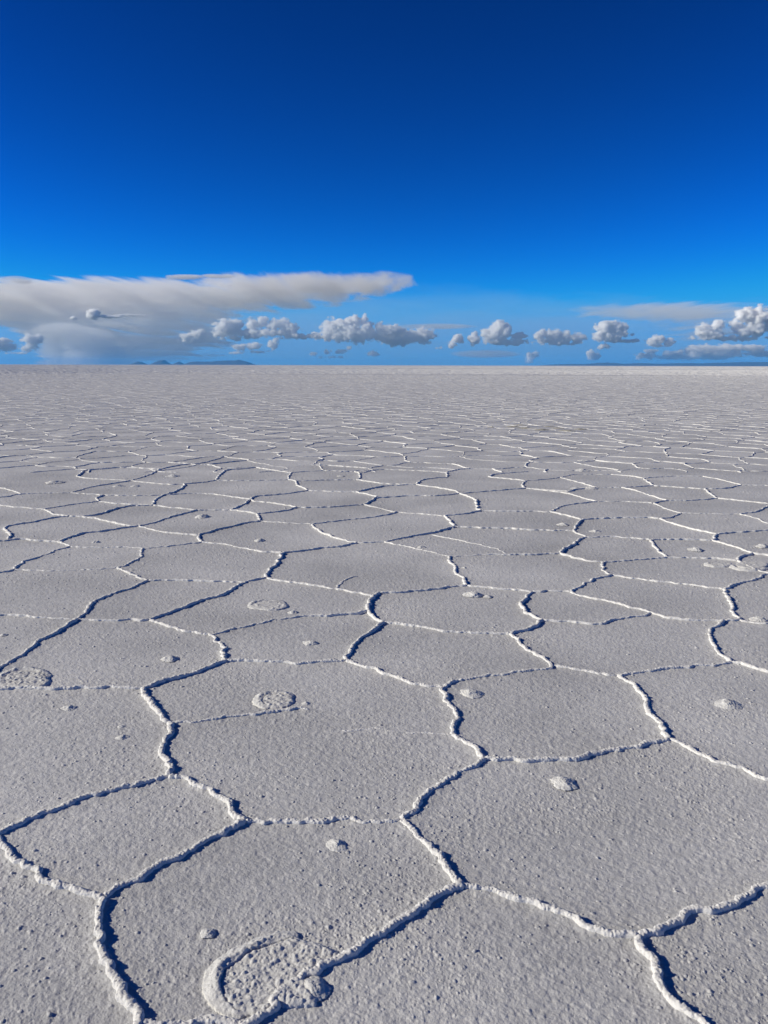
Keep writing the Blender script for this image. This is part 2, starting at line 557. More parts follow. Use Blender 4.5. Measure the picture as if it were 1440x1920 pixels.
def add_ridge(P, w, sid):
    r = float(np.hypot(*P.mean(0)))
    px_m = max(r, 1.6) / 829.0
    nc, ds = (15, 0.8 * px_m) if r < 5 else ((11, 1.1 * px_m) if r < 14 else ((7, 1.5 * px_m) if r < 40 else (5, 0.10 + r * 0.0015)))
    ds = max(ds, 0.0022)
    Q, s = smooth_line(P, ds)
    ins = in_traced(Q)
    if sid >= 0:
        keep = ~ins
        if not keep.any():
            return
        if not keep.all():      # keep the longest run outside the traced area
            idx = np.nonzero(keep)[0]
            runs = np.split(idx, np.nonzero(np.diff(idx) > 1)[0] + 1)
            run = max(runs, key=len)
            if len(run) < 3:
                return
            Q, s = Q[run], s[run]
    T = np.gradient(Q, axis=0)
    T /= np.hypot(*T.T)[:, None] + 1e-9
    N = np.stack([-T[:, 1], T[:, 0]], 1)
    so = s + sid * 17.3 + 500.0
    end = np.clip(np.minimum(s - s[0], s[-1] - s) / 0.05, 0, 1)
    near = r < 14
    wig = (0.012 * vnoise((so / 0.07,), 5) + 0.006 * vnoise((so / 0.026,), 6)) if near else 0.02 * vnoise((so / 0.13,), 5)
    if near and sid >= 0:
        wig = wig + 0.03 * vnoise((so / 0.22,), 8)
    Q = Q + N * (wig * end)[:, None]
    m1 = vnoise((so / 0.11,), 21)
    m2 = vnoise((so / 0.035,), 22)
    m3 = vnoise((so / 0.5,), 23)
    wid = RW * (0.75 + 0.25 * w) * (1 + 0.14 * m1 + 0.15 * m2 + 0.12 * m3)
    hgt = (RH if near else RH * 1.2 * max(0.42, 1 - (r - 14) * 0.016)) * w * (1 + 0.22 * m1 + 0.14 * m2 + 0.25 * m3)
    if near:
        gap = np.clip((vnoise((so / 0.16,), 31) + 0.72) / 0.12, 0.8, 1)   # crumbled notches
        gap = 1 - (1 - gap) * end
        hgt = hgt * gap
        center_pts.append(np.column_stack([Q, np.full(len(Q), w)])[::max(1, int(0.006 / ds))])
    if near:      # rounded ends
        cap = np.sqrt(np.clip((np.minimum(s - s[0], s[-1] - s) + 0.0006) / 0.011, 0.02, 1))
        wid = wid * cap; hgt = hgt * cap
    ang = np.linspace(0, math.pi, nc)
    cu = np.sign(np.cos(ang)) * np.abs(np.cos(ang)) ** 0.85
    cz = np.sin(ang) ** 0.75
    X = Q[:, None, 0] + N[:, None, 0] * wid[:, None] * cu
    Y = Q[:, None, 1] + N[:, None, 1] * wid[:, None] * cu
    Z = hgt[:, None] * cz - 0.006 * (cz < 0.05)
    if near:
        # crystalline lumps pushed out along the section's normal
        Pn = (X, Y, Z)
        d = 0.0026 * vnoise(tuple(p / 0.022 for p in Pn), 41) + 0.0034 * np.abs(vnoise(tuple(p / 0.010 for p in Pn), 42)) \
            + 0.0022 * vnoise(tuple(p / 0.0050 for p in Pn), 43)
        d = d * (0.6 + 0.4 * w)
        nx = np.cos(ang)[None, :]
        X = X + N[:, None, 0] * nx * d
        Y = Y + N[:, None, 1] * nx * d
        Z = Z + np.sin(ang)[None, :] * d
        rq = np.hypot(Q[:, 0], Q[:, 1])
        Z = Z + (0.0044 * min(w, 1.1) * np.clip((17 - rq) / 4, 0, 1))[:, None]      # rides on the apron of the crust
        Z[:, 0] = Z[:, -1] = -0.008
    else:
        Z = Z + 0.004 * rng.uniform(-1, 1, Z.shape) * (cz > 0.3)
        Z[:, 0] = Z[:, -1] = -0.008
    sec.setdefault(nc, []).append((np.stack([X, Y, Z], -1).reshape(-1, 3), len(Q)))


for k, (P, w) in enumerate(ridge_lines):
    add_ridge(P, w, -1 - k)
for k in range(len(e0)):
    p, q = e0[k], e1[k]
    L = math.hypot(*(q - p))
    if er[k] < 45 and L > 0.25:      # bent rather than ruler-straight
        nrm = np.array([-(q - p)[1], (q - p)[0]]) / L
        m = [p, p + (q - p) * 0.3 + nrm * L * random.uniform(-.07, .07), p + (q - p) * 0.68 + nrm * L * random.uniform(-.07, .07), q]
        add_ridge(np.array(m), wv[k], k)
    else:
        add_ridge(np.array([p, q]), wv[k], k)

# beyond R_FAR only the larger ridges stay apart
for rm, rx_, spc in ((R_FAR, 400, 1.9), (400, 1100, 5.5), (1100, 3500, 17.0)):
    f0, f1 = voronoi_edges(rx_, math.radians(34), rm, spc, 5, 0)
    for p, q in zip(f0, f1):
        w = random.uniform(0.6, 1.1)
        t = (q - p) / (np.hypot(*(q - p)) + 1e-9); nn = np.array([-t[1], t[0]]) * 0.03
        m = (p + q) / 2 + np.array([-t[1], t[0]]) * random.uniform(-.08, .08) * spc
        V = []
        for c, sc_ in ((p, 1), (m, random.uniform(.5, 1.2)), (q, 1)):
            V += [(*(c - nn), -0.01), (*(c - nn * 0.5), 0.017 * w * sc_), (*(c + nn * 0.5), 0.017 * w * sc_), (*(c + nn), -0.01)]
        sec.setdefault(4, []).append((np.array(V), 3))
VV, FF, off = [], [], 0
for nc, lst in sec.items():
    for V, n in lst:
        i = np.arange(n - 1)[:, None] * nc + np.arange(nc - 1)[None, :]
        i = i.ravel() + off
        FF.append(np.stack([i, i + nc, i + nc + 1, i + 1], 1))
        VV.append(V)
        off += n * nc
link('salt_ridges', mesh_from('salt_ridges', np.vstack(VV), np.vstack(FF), M_ridge),
     label='network of raised white salt ridges drawing polygons all over the flat', cat='salt ridges', kind='stuff')
print('ridge verts', off)
del VV, FF

# ------------------------------------------------------------------ ground
# raster of ridge aprons (salt swept up against the ridges)
CELL = 0.01
X0, X1, Y0, Y1 = -13.0, 13.0, -2.0, 17.0
nx, ny = int((X1 - X0) / CELL), int((Y1 - Y0) / CELL)
apron = np.zeros((ny, nx), np.float32)
K = 12
ky, kx = np.mgrid[-K:K + 1, -K:K + 1] * CELL
kd = np.hypot(kx, ky)
kern = np.maximum(np.exp(-(kd / 0.024) ** 2), 0.50 * np.exp(-(kd / 0.056) ** 2)).astype(np.float32)
for x, y, w in np.vstack(center_pts)[::2]:
    i, j = int((y - Y0) / CELL), int((x - X0) / CELL)
    if K <= i < ny - K and K <= j < nx - K:
        v = apron[i - K:i + K + 1, j - K:j + K + 1]
        np.maximum(v, kern * min(w, 1.1), out=v)


def apron_at(x, y):
    u, v = (x - X0) / CELL, (y - Y0) / CELL
    ok = (u > 1) & (u < nx - 2) & (v > 1) & (v < ny - 2)
    u, v = np.clip(u, 0, nx - 2), np.clip(v, 0, ny - 2)
    j, i = u.astype(int), v.astype(int)
    fu, fv = (u - j), (v - i)
    a = apron[i, j] * (1 - fu) * (1 - fv) + apron[i, j + 1] * fu * (1 - fv) + apron[i + 1, j] * (1 - fu) * fv + apron[i + 1, j + 1] * fu * fv
    return np.where(ok, a, 0)


def ground_z(x, y, detail=True):
    r = np.hypot(x, y)
    fade = np.clip((17 - r) / 4, 0, 1)
    z = 0.0062 * apron_at(x, y) * (0.75 + 0.3 * vnoise((x / 0.06, y / 0.06), 60) + 0.15 * vnoise((x / 0.015, y / 0.015), 66)) * fade
    z = z + 0.004 * vnoise((x / 0.7, y / 0.7), 61) * fade
    patch = np.clip(0.48 + 1.2 * fbm((x / 0.40, y / 0.40), 3, 62), 0.08, 1.15)
    z = z + fade * patch * (0.0050 * bumps(x, y, 0.055, 0.30, 70, 0.10, 0.20)
                            + 0.0032 * bumps(x, y, 0.022, 0.42, 80, 0.18, 0.36)
                            + 0.0020 * bumps(x, y, 0.0105, 0.6, 90))
    z = z + fade * (0.0011 * vnoise((x / 0.016, y / 0.016), 63) + 0.0007 * vnoise((x / 0.007, y / 0.007), 64))
    return z


A = math.radians(36)
az = np.concatenate([np.arange(-A, A, 1 / 1100.0), np.linspace(A, 2 * math.pi - A, 110)[:-1]])
al = np.arange(math.radians(62), math.atan(CAM_H / 17.0), -0.55 / 829.0)
rr = np.concatenate([np.linspace(0.02, 0.83, 12), CAM_H / np.tan(al), 17.3 * 1.055 ** np.arange(0, 131)])
rr = rr[rr < 18500]
rr[-1] = 18500
RR, AZ = np.meshgrid(rr, az, indexing='ij')
GX, GY = (RR * np.sin(AZ)), (RR * np.cos(AZ))
GZ = np.zeros(GX.shape, np.float32)
for a in range(0, len(rr), 60):
    if rr[a] < 17.2:
        GZ[a:a + 60] = ground_z(GX[a:a + 60], GY[a:a + 60])
nr, na = GX.shape
V = np.stack([GX, GY, GZ], -1).reshape(-1, 3)
i, j = np.meshgrid(np.arange(nr - 1), np.arange(na), indexing='ij')
j2 = (j + 1) % na
Fq = np.stack([i * na + j, i * na + j2, (i + 1) * na + j2, (i + 1) * na + j], -1).reshape(-1, 4)[:, ::-1]
print('ground verts', len(V))
link('salt_flat_ground', mesh_from('salt_flat_ground', V, Fq, M_salt), kind='structure')
del V, Fq, GX, GY, GZ, RR, AZ

# ------------------------------------------------------------------ crumbs strewn over the crust
def crumbs():
    n = 60000
    r = 2.0 * (75.0 / 2.0) ** rng.random(n) ** 0.8
    a = rng.uniform(-math.radians(34), math.radians(34), n)
    x, y = r * np.sin(a), r * np.cos(a)
    keep = (fbm((x / 0.5, y / 0.5), 3, 301) + 0.5 * vnoise((x / 3.0, y / 3.0), 302)) > rng.uniform(-0.6, 0.6, n)
    x, y, r = x[keep], y[keep], r[keep]
    n = len(x)
    siz = (0.0022 + 0.0060 * rng.random(n) ** 3) * (1 + np.clip(r / 25, 0, 1.3))
    k = 6
    th = np.arange(k) * 2 * math.pi / k
    rad = [1.3, 0.72]
    V = np.zeros((n, 2 * k + 1, 3))
    for q in range(2):
        rj = rad[q] * siz[:, None] * rng.uniform(0.7, 1.25, (n, k))
        V[:, q * k:(q + 1) * k, 0] = x[:, None] + rj * np.cos(th)
        V[:, q * k:(q + 1) * k, 1] = y[:, None] + rj * np.sin(th)
    g = ground_z(x, y)
    h = siz * rng.uniform(0.2, 0.5, n)
    V[:, :k, 2] = g[:, None] - 0.004
    V[:, k:2 * k, 2] = g[:, None] + h[:, None] * rng.uniform(0.5, 0.9, (n, k))
    V[:, 2 * k, 0] = x + siz * rng.uniform(-.3, .3, n); V[:, 2 * k, 1] = y; V[:, 2 * k, 2] = g + h
    F = []
    for q in range(k):
        p = (q + 1) % k
        F += [(q, p, k + p), (q, k + p, k + q), (k + q, k + p, 2 * k)]
    F = (np.array(F)[None] + (np.arange(n) * (2 * k + 1))[:, None, None]).reshape(-1, 3)
    link('salt_crumbs', mesh_from('salt_crumbs', V.reshape(-1, 3), F, M_salt, True, True),
         label='fine crumbs of salt strewn over the grey crust between the ridges', cat='salt crumbs', kind='stuff')


crumbs()

# ------------------------------------------------------------------ lumps and blisters of salt
def lump_mesh(name, size, hgt, seed, mat, squash=1.0, sub=5):
    bm = bmesh.new()
    bmesh.ops.create_icosphere(bm, subdivisions=sub, radius=1.0)
    V = np.array([v.co[:] for v in bm.verts])
    n = V.copy()
    d = 1 + 0.26 * vnoise(tuple(V[:, k] * 1.6 + seed for k in range(3)), seed) \
        + 0.16 * np.abs(vnoise(tuple(V[:, k] * 4.0 + seed for k in range(3)), seed + 1)) \
        + 0.06 * vnoise(tuple(V[:, k] * 9.0 + seed for k in range(3)), seed + 2)
    V = n * d[:, None]
    # peaked top, skirt that runs out to the crust
    rad = np.hypot(V[:, 0], V[:, 1])
    z = V[:, 2]
    top = np.where(z > 0, hgt * z, 0.4 * hgt * z)
    skirt = 1 + 0.55 * np.clip(1 - np.abs(z) * 1.6, 0, 1)
    V = np.stack([V[:, 0] * size * skirt, V[:, 1] * size * squash * skirt, top], 1)
    for v, c in zip(bm.verts, V):
        v.co = c
    me = bpy.data.meshes.new(name)
    for f in bm.faces: f.smooth = True
    bm.to_mesh(me); bm.free()
    me.materials.append(mat)
    return me


def lump(px, py, wpx, label, name='salt_lump', rise=0.52, squash=0.9, mat=None, group=None):
    x, y = at(px, py)
    r = math.hypot(x, y, CAM_H) * math.cos(math.atan2(abs(px - 720), F0))
    size = wpx / F0 * r / 2 / 1.5
    seed = int(px * 7 + py)
    o = link(name, lump_mesh(name, size, size * rise * (0.6 if py < 960 else 1.0), seed, mat or M_lump, squash, 5 if wpx > 18 else 4),
             (x, y, 0.001), label, 'salt lump', group)
    o.rotation_euler.z = (seed % 63) / 10.0
    return o


def blister(pts_rim, pts_area, label, hgt, name='salt_blister', rough=1.0, res=0.004):
    """crust that swelled and caved in: a rim with a gentle outer slope, rubble inside"""
    area = np.array([at(*p) for p in pts_area])
    c = area.mean(0)
    rims = [np.vstack([smooth_line(np.array([at(*p) for p in pr]), 0.004)[0]]) for pr in pts_rim]
    pad = 0.07
    lo, hi = area.min(0) - pad, area.max(0) + pad
    for rm in rims:
        lo = np.minimum(lo, rm.min(0) - pad); hi = np.maximum(hi, rm.max(0) + pad)
    gx, gy = np.meshgrid(np.arange(lo[0], hi[0], res), np.arange(lo[1], hi[1], res))
    x, y = gx.ravel(), gy.ravel()
    # signed distance to the area polygon
    inside = np.zeros(len(x), bool)
    dmin = np.full(len(x), 9.0)
    for k in range(len(area)):
        a, b = area[k], area[(k + 1) % len(area)]
        cr = ((a[1] > y) != (b[1] > y)) & (x < (b[0] - a[0]) * (y - a[1]) / (b[1] - a[1] + 1e-12) + a[0])
        inside ^= cr
        ab = b - a
        t = np.clip(((x - a[0]) * ab[0] + (y - a[1]) * ab[1]) / (ab @ ab), 0, 1)
        dmin = np.minimum(dmin, np.hypot(x - a[0] - t * ab[0], y - a[1] - t * ab[1]))
    sd = np.where(inside, dmin, -dmin)
    ins = np.clip(sd / 0.02 + 0.5, 0, 1)
    dr = np.full(len(x), 9.0); wr = np.ones(len(x))
    for rm in rims:
        taper = np.sin(np.linspace(0.12, math.pi - 0.12, len(rm))) ** 0.6
        for k in range(len(rm)):
            d = np.hypot(x - rm[k, 0], y - rm[k, 1])
            m = d < dr
            dr[m] = d[m]; wr[m] = taper[k]
    n1 = vnoise((x / 0.05, y / 0.05), 101); n2 = vnoise((x / 0.016, y / 0.016), 102)
    sig = np.where(sd > 0.0, 0.007, 0.020)
    z = hgt * wr * np.exp(-(dr / sig) ** 1.7) * (0.85 + 0.35 * n1 + 0.2 * n2)
    rub = 0.0045 * bumps(x, y, 0.024, 0.6, 111, 0.25, 0.5) + 0.004 * bumps(x, y, 0.012, 0.8, 121, 0.3, 0.5) + 0.002 * bumps(x, y, 0.006, 0.8, 131) + 0.003 * n2 + 0.004 * n1
    z = z + ins * (rub * rough + 0.0062)
    z = z + (0.0035 * np.abs(n2) + 0.0015 * vnoise((x / 0.006, y / 0.006), 104)) * np.clip(z / 0.006, 0, 1)
    edge = np.minimum(np.minimum(x - lo[0], hi[0] - x), np.minimum(y - lo[1], hi[1] - y))
    z = np.where((z < 0.0016) | (edge < 0.02), z - 0.012, z)
    z = z + 0.003
    ny_, nx_ = gx.shape
    i, j = np.meshgrid(np.arange(ny_ - 1), np.arange(nx_ - 1), indexing='ij')
    q = np.stack([i * nx_ + j, i * nx_ + j + 1, (i + 1) * nx_ + j + 1, (i + 1) * nx_ + j], -1).reshape(-1, 4)
    q = q[(z[q] > -0.006).any(1)]
    used = np.unique(q)
    remap = np.full(len(x), -1); remap[used] = np.arange(len(used))
    V = np.stack([x - c[0], y - c[1], z], 1)[used]
    return link(name, mesh_from(name, V, remap[q], M_lump), (c[0], c[1], 0), label, 'salt blister')


def ring(cx, cy, a, b, t0, t1, n=14):
    return [(cx + a * math.cos(math.radians(t0 + (t1 - t0) * k / (n - 1))), cy - b * math.sin(math.radians(t0 + (t1 - t0) * k / (n - 1)))) for k in range(n)]


blister([[(440, 1905), (415, 1878), (405, 1850), (410, 1825), (430, 1805), (465, 1785), (500, 1768), (530, 1759), (545, 1758)]],
        [(440, 1900), (418, 1875), (412, 1850), (420, 1825), (465, 1790), (545, 1762), (600, 1775), (640, 1795), (600, 1818), (560, 1835), (590, 1850), (588, 1884), (540, 1888), (515, 1880), (500, 1905)],
        'large caved-in salt blister with a curved rim, nearest the camera at the bottom', 0.017, rough=0.5, res=0.0025)
blister([ring(48, 1276, 46, 20, 20, 215)], ring(50, 1277, 42, 17, 0, 340),
        'oval salt blister with a raised rim against the ridge at the left edge', 0.013, rough=0.7, res=0.0045)
blister([ring(517, 1315, 32, 15, 30, 235)], ring(520, 1316, 30, 13, 0, 340),
        'round salt blister lying alone in the wide middle cell', 0.014, rough=0.7, res=0.0045)
blister([ring(505, 1136, 34, 9, 30, 220)], ring(508, 1137, 32, 8, 0, 340),
        'flat broken salt blister beside a lump, left of the middle', 0.011, rough=0.5, res=0.006)
blister([ring(1408, 1062, 34, 8, 160, 330)], ring(1410, 1060, 30, 7, 0, 340),
        'smooth pale salt blister at the right edge', 0.016, rough=0.3, res=0.008)
blister([ring(1352, 1059, 26, 4, 100, 250)], ring(1350, 1060, 24, 4, 0, 340),
        'small rough salt blister left of the pale one at the right edge', 0.010, rough=0.5, res=0.008)

LUMPS = [
    (584, 1856, 54, 'jagged chunk of crust leaning on the ridge at the right end of the large blister'),
    (632, 1585, 40, 'round white salt lump near the top of the nearest centre cell'),
    (1058, 1470, 46, 'pointed white salt lump with a dark shadow in the big right-hand cell'),
    (884, 1301, 40, 'white salt lump in the upper left corner of the centre-right cell'),
    (1366, 1322, 48, 'low pale salt lump near the right edge'),
    (574, 1320, 18, 'small dark-shadowed salt crumb right of the round blister'),
    (583, 1206, 28, 'white salt lump in the cell above the middle'),
    (318, 1236, 30, 'low salt lump in the left-hand cell'),
    (230, 1383, 22, 'small salt crumb in the left cell below the forked ridge'),
    (228, 1363, 14, 'tiny salt grain just behind the small crumb at left'),
    (130, 1328, 26, 'flat salt lump below the oval blister at left'),
    (388, 1750, 26, 'grey salt lump behind the large blister'),
    (618, 1790, 26, 'salt lump beside the ridge right of the large blister'),
    (550, 1149, 20, 'salt lump lying just right of the broken blister'),
    (888, 1116, 36, 'broad white salt lump right below the long ridge in the middle'),
    (915, 1119, 16, 'small grey salt crumb right of the broad lump in the middle'),
    (7, 1191, 14, 'little salt lump at the far left edge'),
    (380, 970, 28, 'white salt lump in the small cell left of the middle'),
    (487, 1014, 22, 'salt lump inside the oval cell left of the middle'),
    (222, 912, 24, 'low white salt lump in the left distance'),
    (254, 912, 20, 'thin salt crumbs right of the low white lump in the left distance'),
    (102, 905, 34, 'broad pale salt lump in the left distance'),
    (180, 1017, 16, 'faint salt lump in the cell at the left'),
    (1055, 984, 20, 'salt lump in the right-hand cell below the crooked ridge'),
    (1117, 997, 20, 'salt lump just under the ridge right of the middle'),
    (790, 1027, 18, 'faint salt lump above the central ridge'),
    (1106, 916, 30, 'dark-shadowed lump of broken crust in the right distance'),
    (1080, 916, 20, 'pale lump next to the broken crust in the right distance'),
    (1305, 1031, 26, 'low salt lump in the right cell above the rough blister'),
    (1430, 1025, 26, 'white salt lump at the right edge above the pale blister'),
    (870, 1066, 14, 'small salt grain beside the steep central ridge'),
    (1422, 1162, 30, 'rough white salt lump on the faint ridge at the right edge'),
    (1090, 882, 30, 'white salt lump far off right of the middle'),
    (1096, 864, 22, 'small white salt lump behind another far off right of the middle'),
    (1166, 829, 14, 'bright white salt lump far off to the right'),
    (1152, 817, 8, 'tiny bright salt lump behind the bright one far off to the right'),
    (640, 893, 16, 'salt crumb in the middle distance left of the centre'),
    (325, 893, 26, 'flat white salt crumbs in the left middle distance'),
    (900, 800, 12, 'small bright salt heap in the far centre'),
    (413, 792, 12, 'small pale salt heap in the far left'),
    (895, 826, 10, 'tiny pale salt heap in the far centre, nearer than the bright heap'),
]
for a in LUMPS:
    lump(*a)
RUB = [(922, 801, 16), (962, 800, 26), (985, 803, 30), (1015, 806, 32), (1045, 803, 22), (1062, 808, 30), (1088, 805, 24), (975, 797, 20), (1030, 800, 20)]
for k, (x, y, w) in enumerate(RUB):
    lump(x, y, w, 'greenish muddy slab in the patch of upturned crust far right of centre', 'mud_slab', 0.28, 0.9, M_dirty, 'muddy slabs in the upturned patch')

# ------------------------------------------------------------------ far islands and hills
def hill(name, prof, dist, depth, seed=0):
    """prof: photo outline (x, height px); a long mound with ridged flanks"""
    xs = np.array([p[0] for p in prof], float); hs_ = np.array([p[1] for p in prof], float)
    n, m = max(24, int((xs[-1] - xs[0]) / 1.5)), 15
    X = np.linspace(xs[0], xs[-1], n)
    Hh = np.interp(X, xs, hs_)
    px0 = (X - 720) / F0 * dist
    hz = Hh / F0 * dist
    hz = hz * (1 + 0.05 * vnoise((X / 4.0,), seed)) * (hz > 0)
    v = np.linspace(-1, 1, m)
    V = np.zeros((n, m, 3))
    V[:, :, 0] = px0[:, None]
    V[:, :, 1] = dist + depth * v[None, :]
    sh = np.clip(1 - np.abs(v) ** 1.6, 0, 1)
    V[:, :, 2] = hz[:, None] * sh[None, :] * (1 + 0.12 * vnoise((X[:, None] / 3.0 + 0 * v, v[None, :] * 2 + 0 * X[:, None]), seed + 1) * (np.abs(v) > 0.1)) - 0.5
    V[:, :, 0] -= px0.mean(); V[:, :, 1] -= dist
    i, j = np.meshgrid(np.arange(n - 1), np.arange(m - 1), indexing='ij')
    q = np.stack([i * m + j, (i + 1) * m + j, (i + 1) * m + j + 1, i * m + j + 1], -1).reshape(-1, 4)
    return link(name, mesh_from(name, V.reshape(-1, 3), q, M_hill), (px0.mean(), dist, 0), kind='structure')


HD = 15000
hill('island_hill', [(252, 0), (258, 3), (266, 6), (272, 5), (281, 0)], HD, 250, 1)
hill('island_hill', [(292, 0), (298, 5), (306, 8), (314, 8), (322, 3), (326, 0)], HD, 300, 2)
hill('island_hill', [(331, 0), (336, 4), (341, 6), (345, 4), (350, 0)], HD, 250, 3)
hill('island_hill', [(357, 0), (362, 5), (375, 6), (400, 6), (415, 7), (440, 8), (455, 9), (462, 7), (472, 4), (477, 0)], HD, 500, 4)
hill('hills', [(1005, 0), (1030, 2), (1060, 3), (1090, 3), (1130, 6), (1160, 3.5), (1190, 5), (1230, 4), (1260, 5), (1300, 5),
               (1340, 6), (1370, 7), (1400, 7), (1440, 8), (1500, 9), (1600, 7), (1700, 0)], HD + 500, 700, 5)

# ------------------------------------------------------------------ haze
bm = bmesh.new()
bmesh.ops.create_cube(bm, size=1.0)
hx = 19000.0
for v in bm.verts:
    v.co = (v.co.x * 2 * hx, v.co.y * 2 * hx, -2.0 if v.co.z < 0 else 112.0)
hme = bpy.data.meshes.new('haze'); bm.to_mesh(hme); bm.free()
hme.materials.append(cloud_material('haze_air', 0.45e-4, (0.12, 0.48, 1.0), 0.0))
link('haze', hme, kind='stuff')

# ------------------------------------------------------------------ clouds
CD = 24000.0


def cumulus(name, blobs, label, density=0.008, dist=CD, seed=0, group=None):
    """heaped cloud: a closed box of vapour gathered round ellipsoids, its edges broken into billows.
    blobs: (x, y, rx, ry) in photo pixels"""
    sc = dist / F0
    x0 = min(b[0] - b[2] * 1.5 for b in blobs) - 2; x1 = max(b[0] + b[2] * 1.5 for b in blobs) + 2
    y0 = min(b[1] - b[3] * 1.6 for b in blobs) - 2; y1 = min(max(b[1] + b[3] * 1.2 for b in blobs) + 1, 683)
    dep = max(1.6 * max(min(b[2], b[3] * 1.6) for b in blobs), 4) * sc
    ax, _, az_ = far_at(x0, y1, dist); bx_, _, bz = far_at(x1, y0, dist)
    cx, cz = (ax + bx_) / 2, (az_ + bz) / 2
    bm = bmesh.new(); bmesh.ops.create_cube(bm, size=1.0)
    for v in bm.verts:
        v.co = (v.co.x * (bx_ - ax), v.co.y * 2 * dep, v.co.z * (bz - az_))
    me = bpy.data.meshes.new(name); bm.to_mesh(me); bm.free()
    m, n, l = new_mat('cloud_vapour')

    def math_(op, a, b=None):
        q = n.new('ShaderNodeMath'); q.operation = op
        for k, v in enumerate((a, b)):
            if v is None: continue
            if isinstance(v, (int, float)): q.inputs[k].default_value = v
            else: l.new(v, q.inputs[k])
        if op == 'SMOOTH_MIN': q.inputs[2].default_value = 0.15
        return q.outputs[0]
    tc = n.new('ShaderNodeTexCoord')
    acc = None
    g = random.Random(seed + 5)
    for (x, y, rx, ry) in blobs:
        X, Y, Z = far_at(x, y, dist)
        mp = n.new('ShaderNodeMapping')
        dy = min(max(rx * 0.8, ry), ry * 2.2) * sc
        sx, sy, sz = 1 / (rx * sc), 1 / dy, 1 / (ry * sc)
        mp.inputs['Scale'].default_value = (sx, sy, sz)
        mp.inputs['Location'].default_value = (-(X - cx) * sx, g.uniform(-0.3, 0.3), -(Z - cz) * sz)
        l.new(tc.outputs['Object'], mp.inputs['Vector'])
        ln = n.new('ShaderNodeVectorMath'); ln.operation = 'LENGTH'
        l.new(mp.outputs[0], ln.inputs[0])
        le = ln.outputs['Value']
        if rx / ry > 2.7:
            le = math_('ADD', le, 0.12)      # flat bases stay thin
        acc = le if acc is None else math_('SMOOTH_MIN', acc, le)
    f = math_('SUBTRACT', 1.0, acc)
    off_ = n.new('ShaderNodeMapping')
    off_.inputs['Location'].default_value = (seed * 3.7, seed * 1.3, seed * 0.7)
    off_.inputs['Scale'].default_value = (1 / (9.0 * sc), 0.35 / (9.0 * sc), 1 / (7.5 * sc))
    l.new(tc.outputs['Object'], off_.inputs['Vector'])
    vo = n.new('ShaderNodeTexVoronoi'); vo.inputs['Scale'].default_value = 1.0
    vo.inputs['Detail'].default_value = 2.0; vo.inputs['Roughness'].default_value = 0.55
    vo.normalize = True
    l.new(off_.outputs[0], vo.inputs['Vector'])
    nz = n.new('ShaderNodeTexNoise'); nz.inputs['Scale'].default_value = 0.8
    nz.inputs['Detail'].default_value = 4; nz.inputs['Roughness'].default_value = 0.65
    l.new(off_.outputs[0], nz.inputs['Vector'])
    xyz = n.new('ShaderNodeSeparateXYZ'); l.new(tc.outputs['Object'], xyz.inputs[0])
    hz = n.new('ShaderNodeMapRange')
    hz.inputs['From Min'].default_value = -(bz - az_) / 2; hz.inputs['From Max'].default_value = (bz - az_) * 0.12
    hz.inputs['To Min'].default_value = -0.52; hz.inputs['To Max'].default_value = 0.10
    l.new(xyz.outputs['Z'], hz.inputs['Value'])
    f = math_('ADD', f, math_('MULTIPLY', math_('SUBTRACT', 0.45, vo.outputs['Distance']), 2.0))
    f = math_('ADD', f, math_('MULTIPLY', math_('SUBTRACT', nz.outputs['Fac'], 0.5), 2.1))
    f = math_('ADD', f, hz.outputs[0])
    mr = n.new('ShaderNodeMapRange'); mr.interpolation_type = 'SMOOTHSTEP'
    mr.inputs['From Min'].default_value = -0.05; mr.inputs['From Max'].default_value = 0.85
    mr.inputs['To Min'].default_value = 0.0; mr.inputs['To Max'].default_value = density * 6.0
    l.new(f, mr.inputs['Value'])
    v = n.new('ShaderNodeVolumePrincipled')
    v.inputs['Color'].default_value = (1, 1, 1, 1); v.inputs['Anisotropy'].default_value = 0.0
    l.new(mr.outputs[0], v.inputs['Density'])
    o = n.new('ShaderNodeOutputMaterial'); l.new(v.outputs[0], o.inputs['Volume'])
    me.materials.append(m)
    return link(name, me, (cx, dist, cz), label, 'cloud', group)


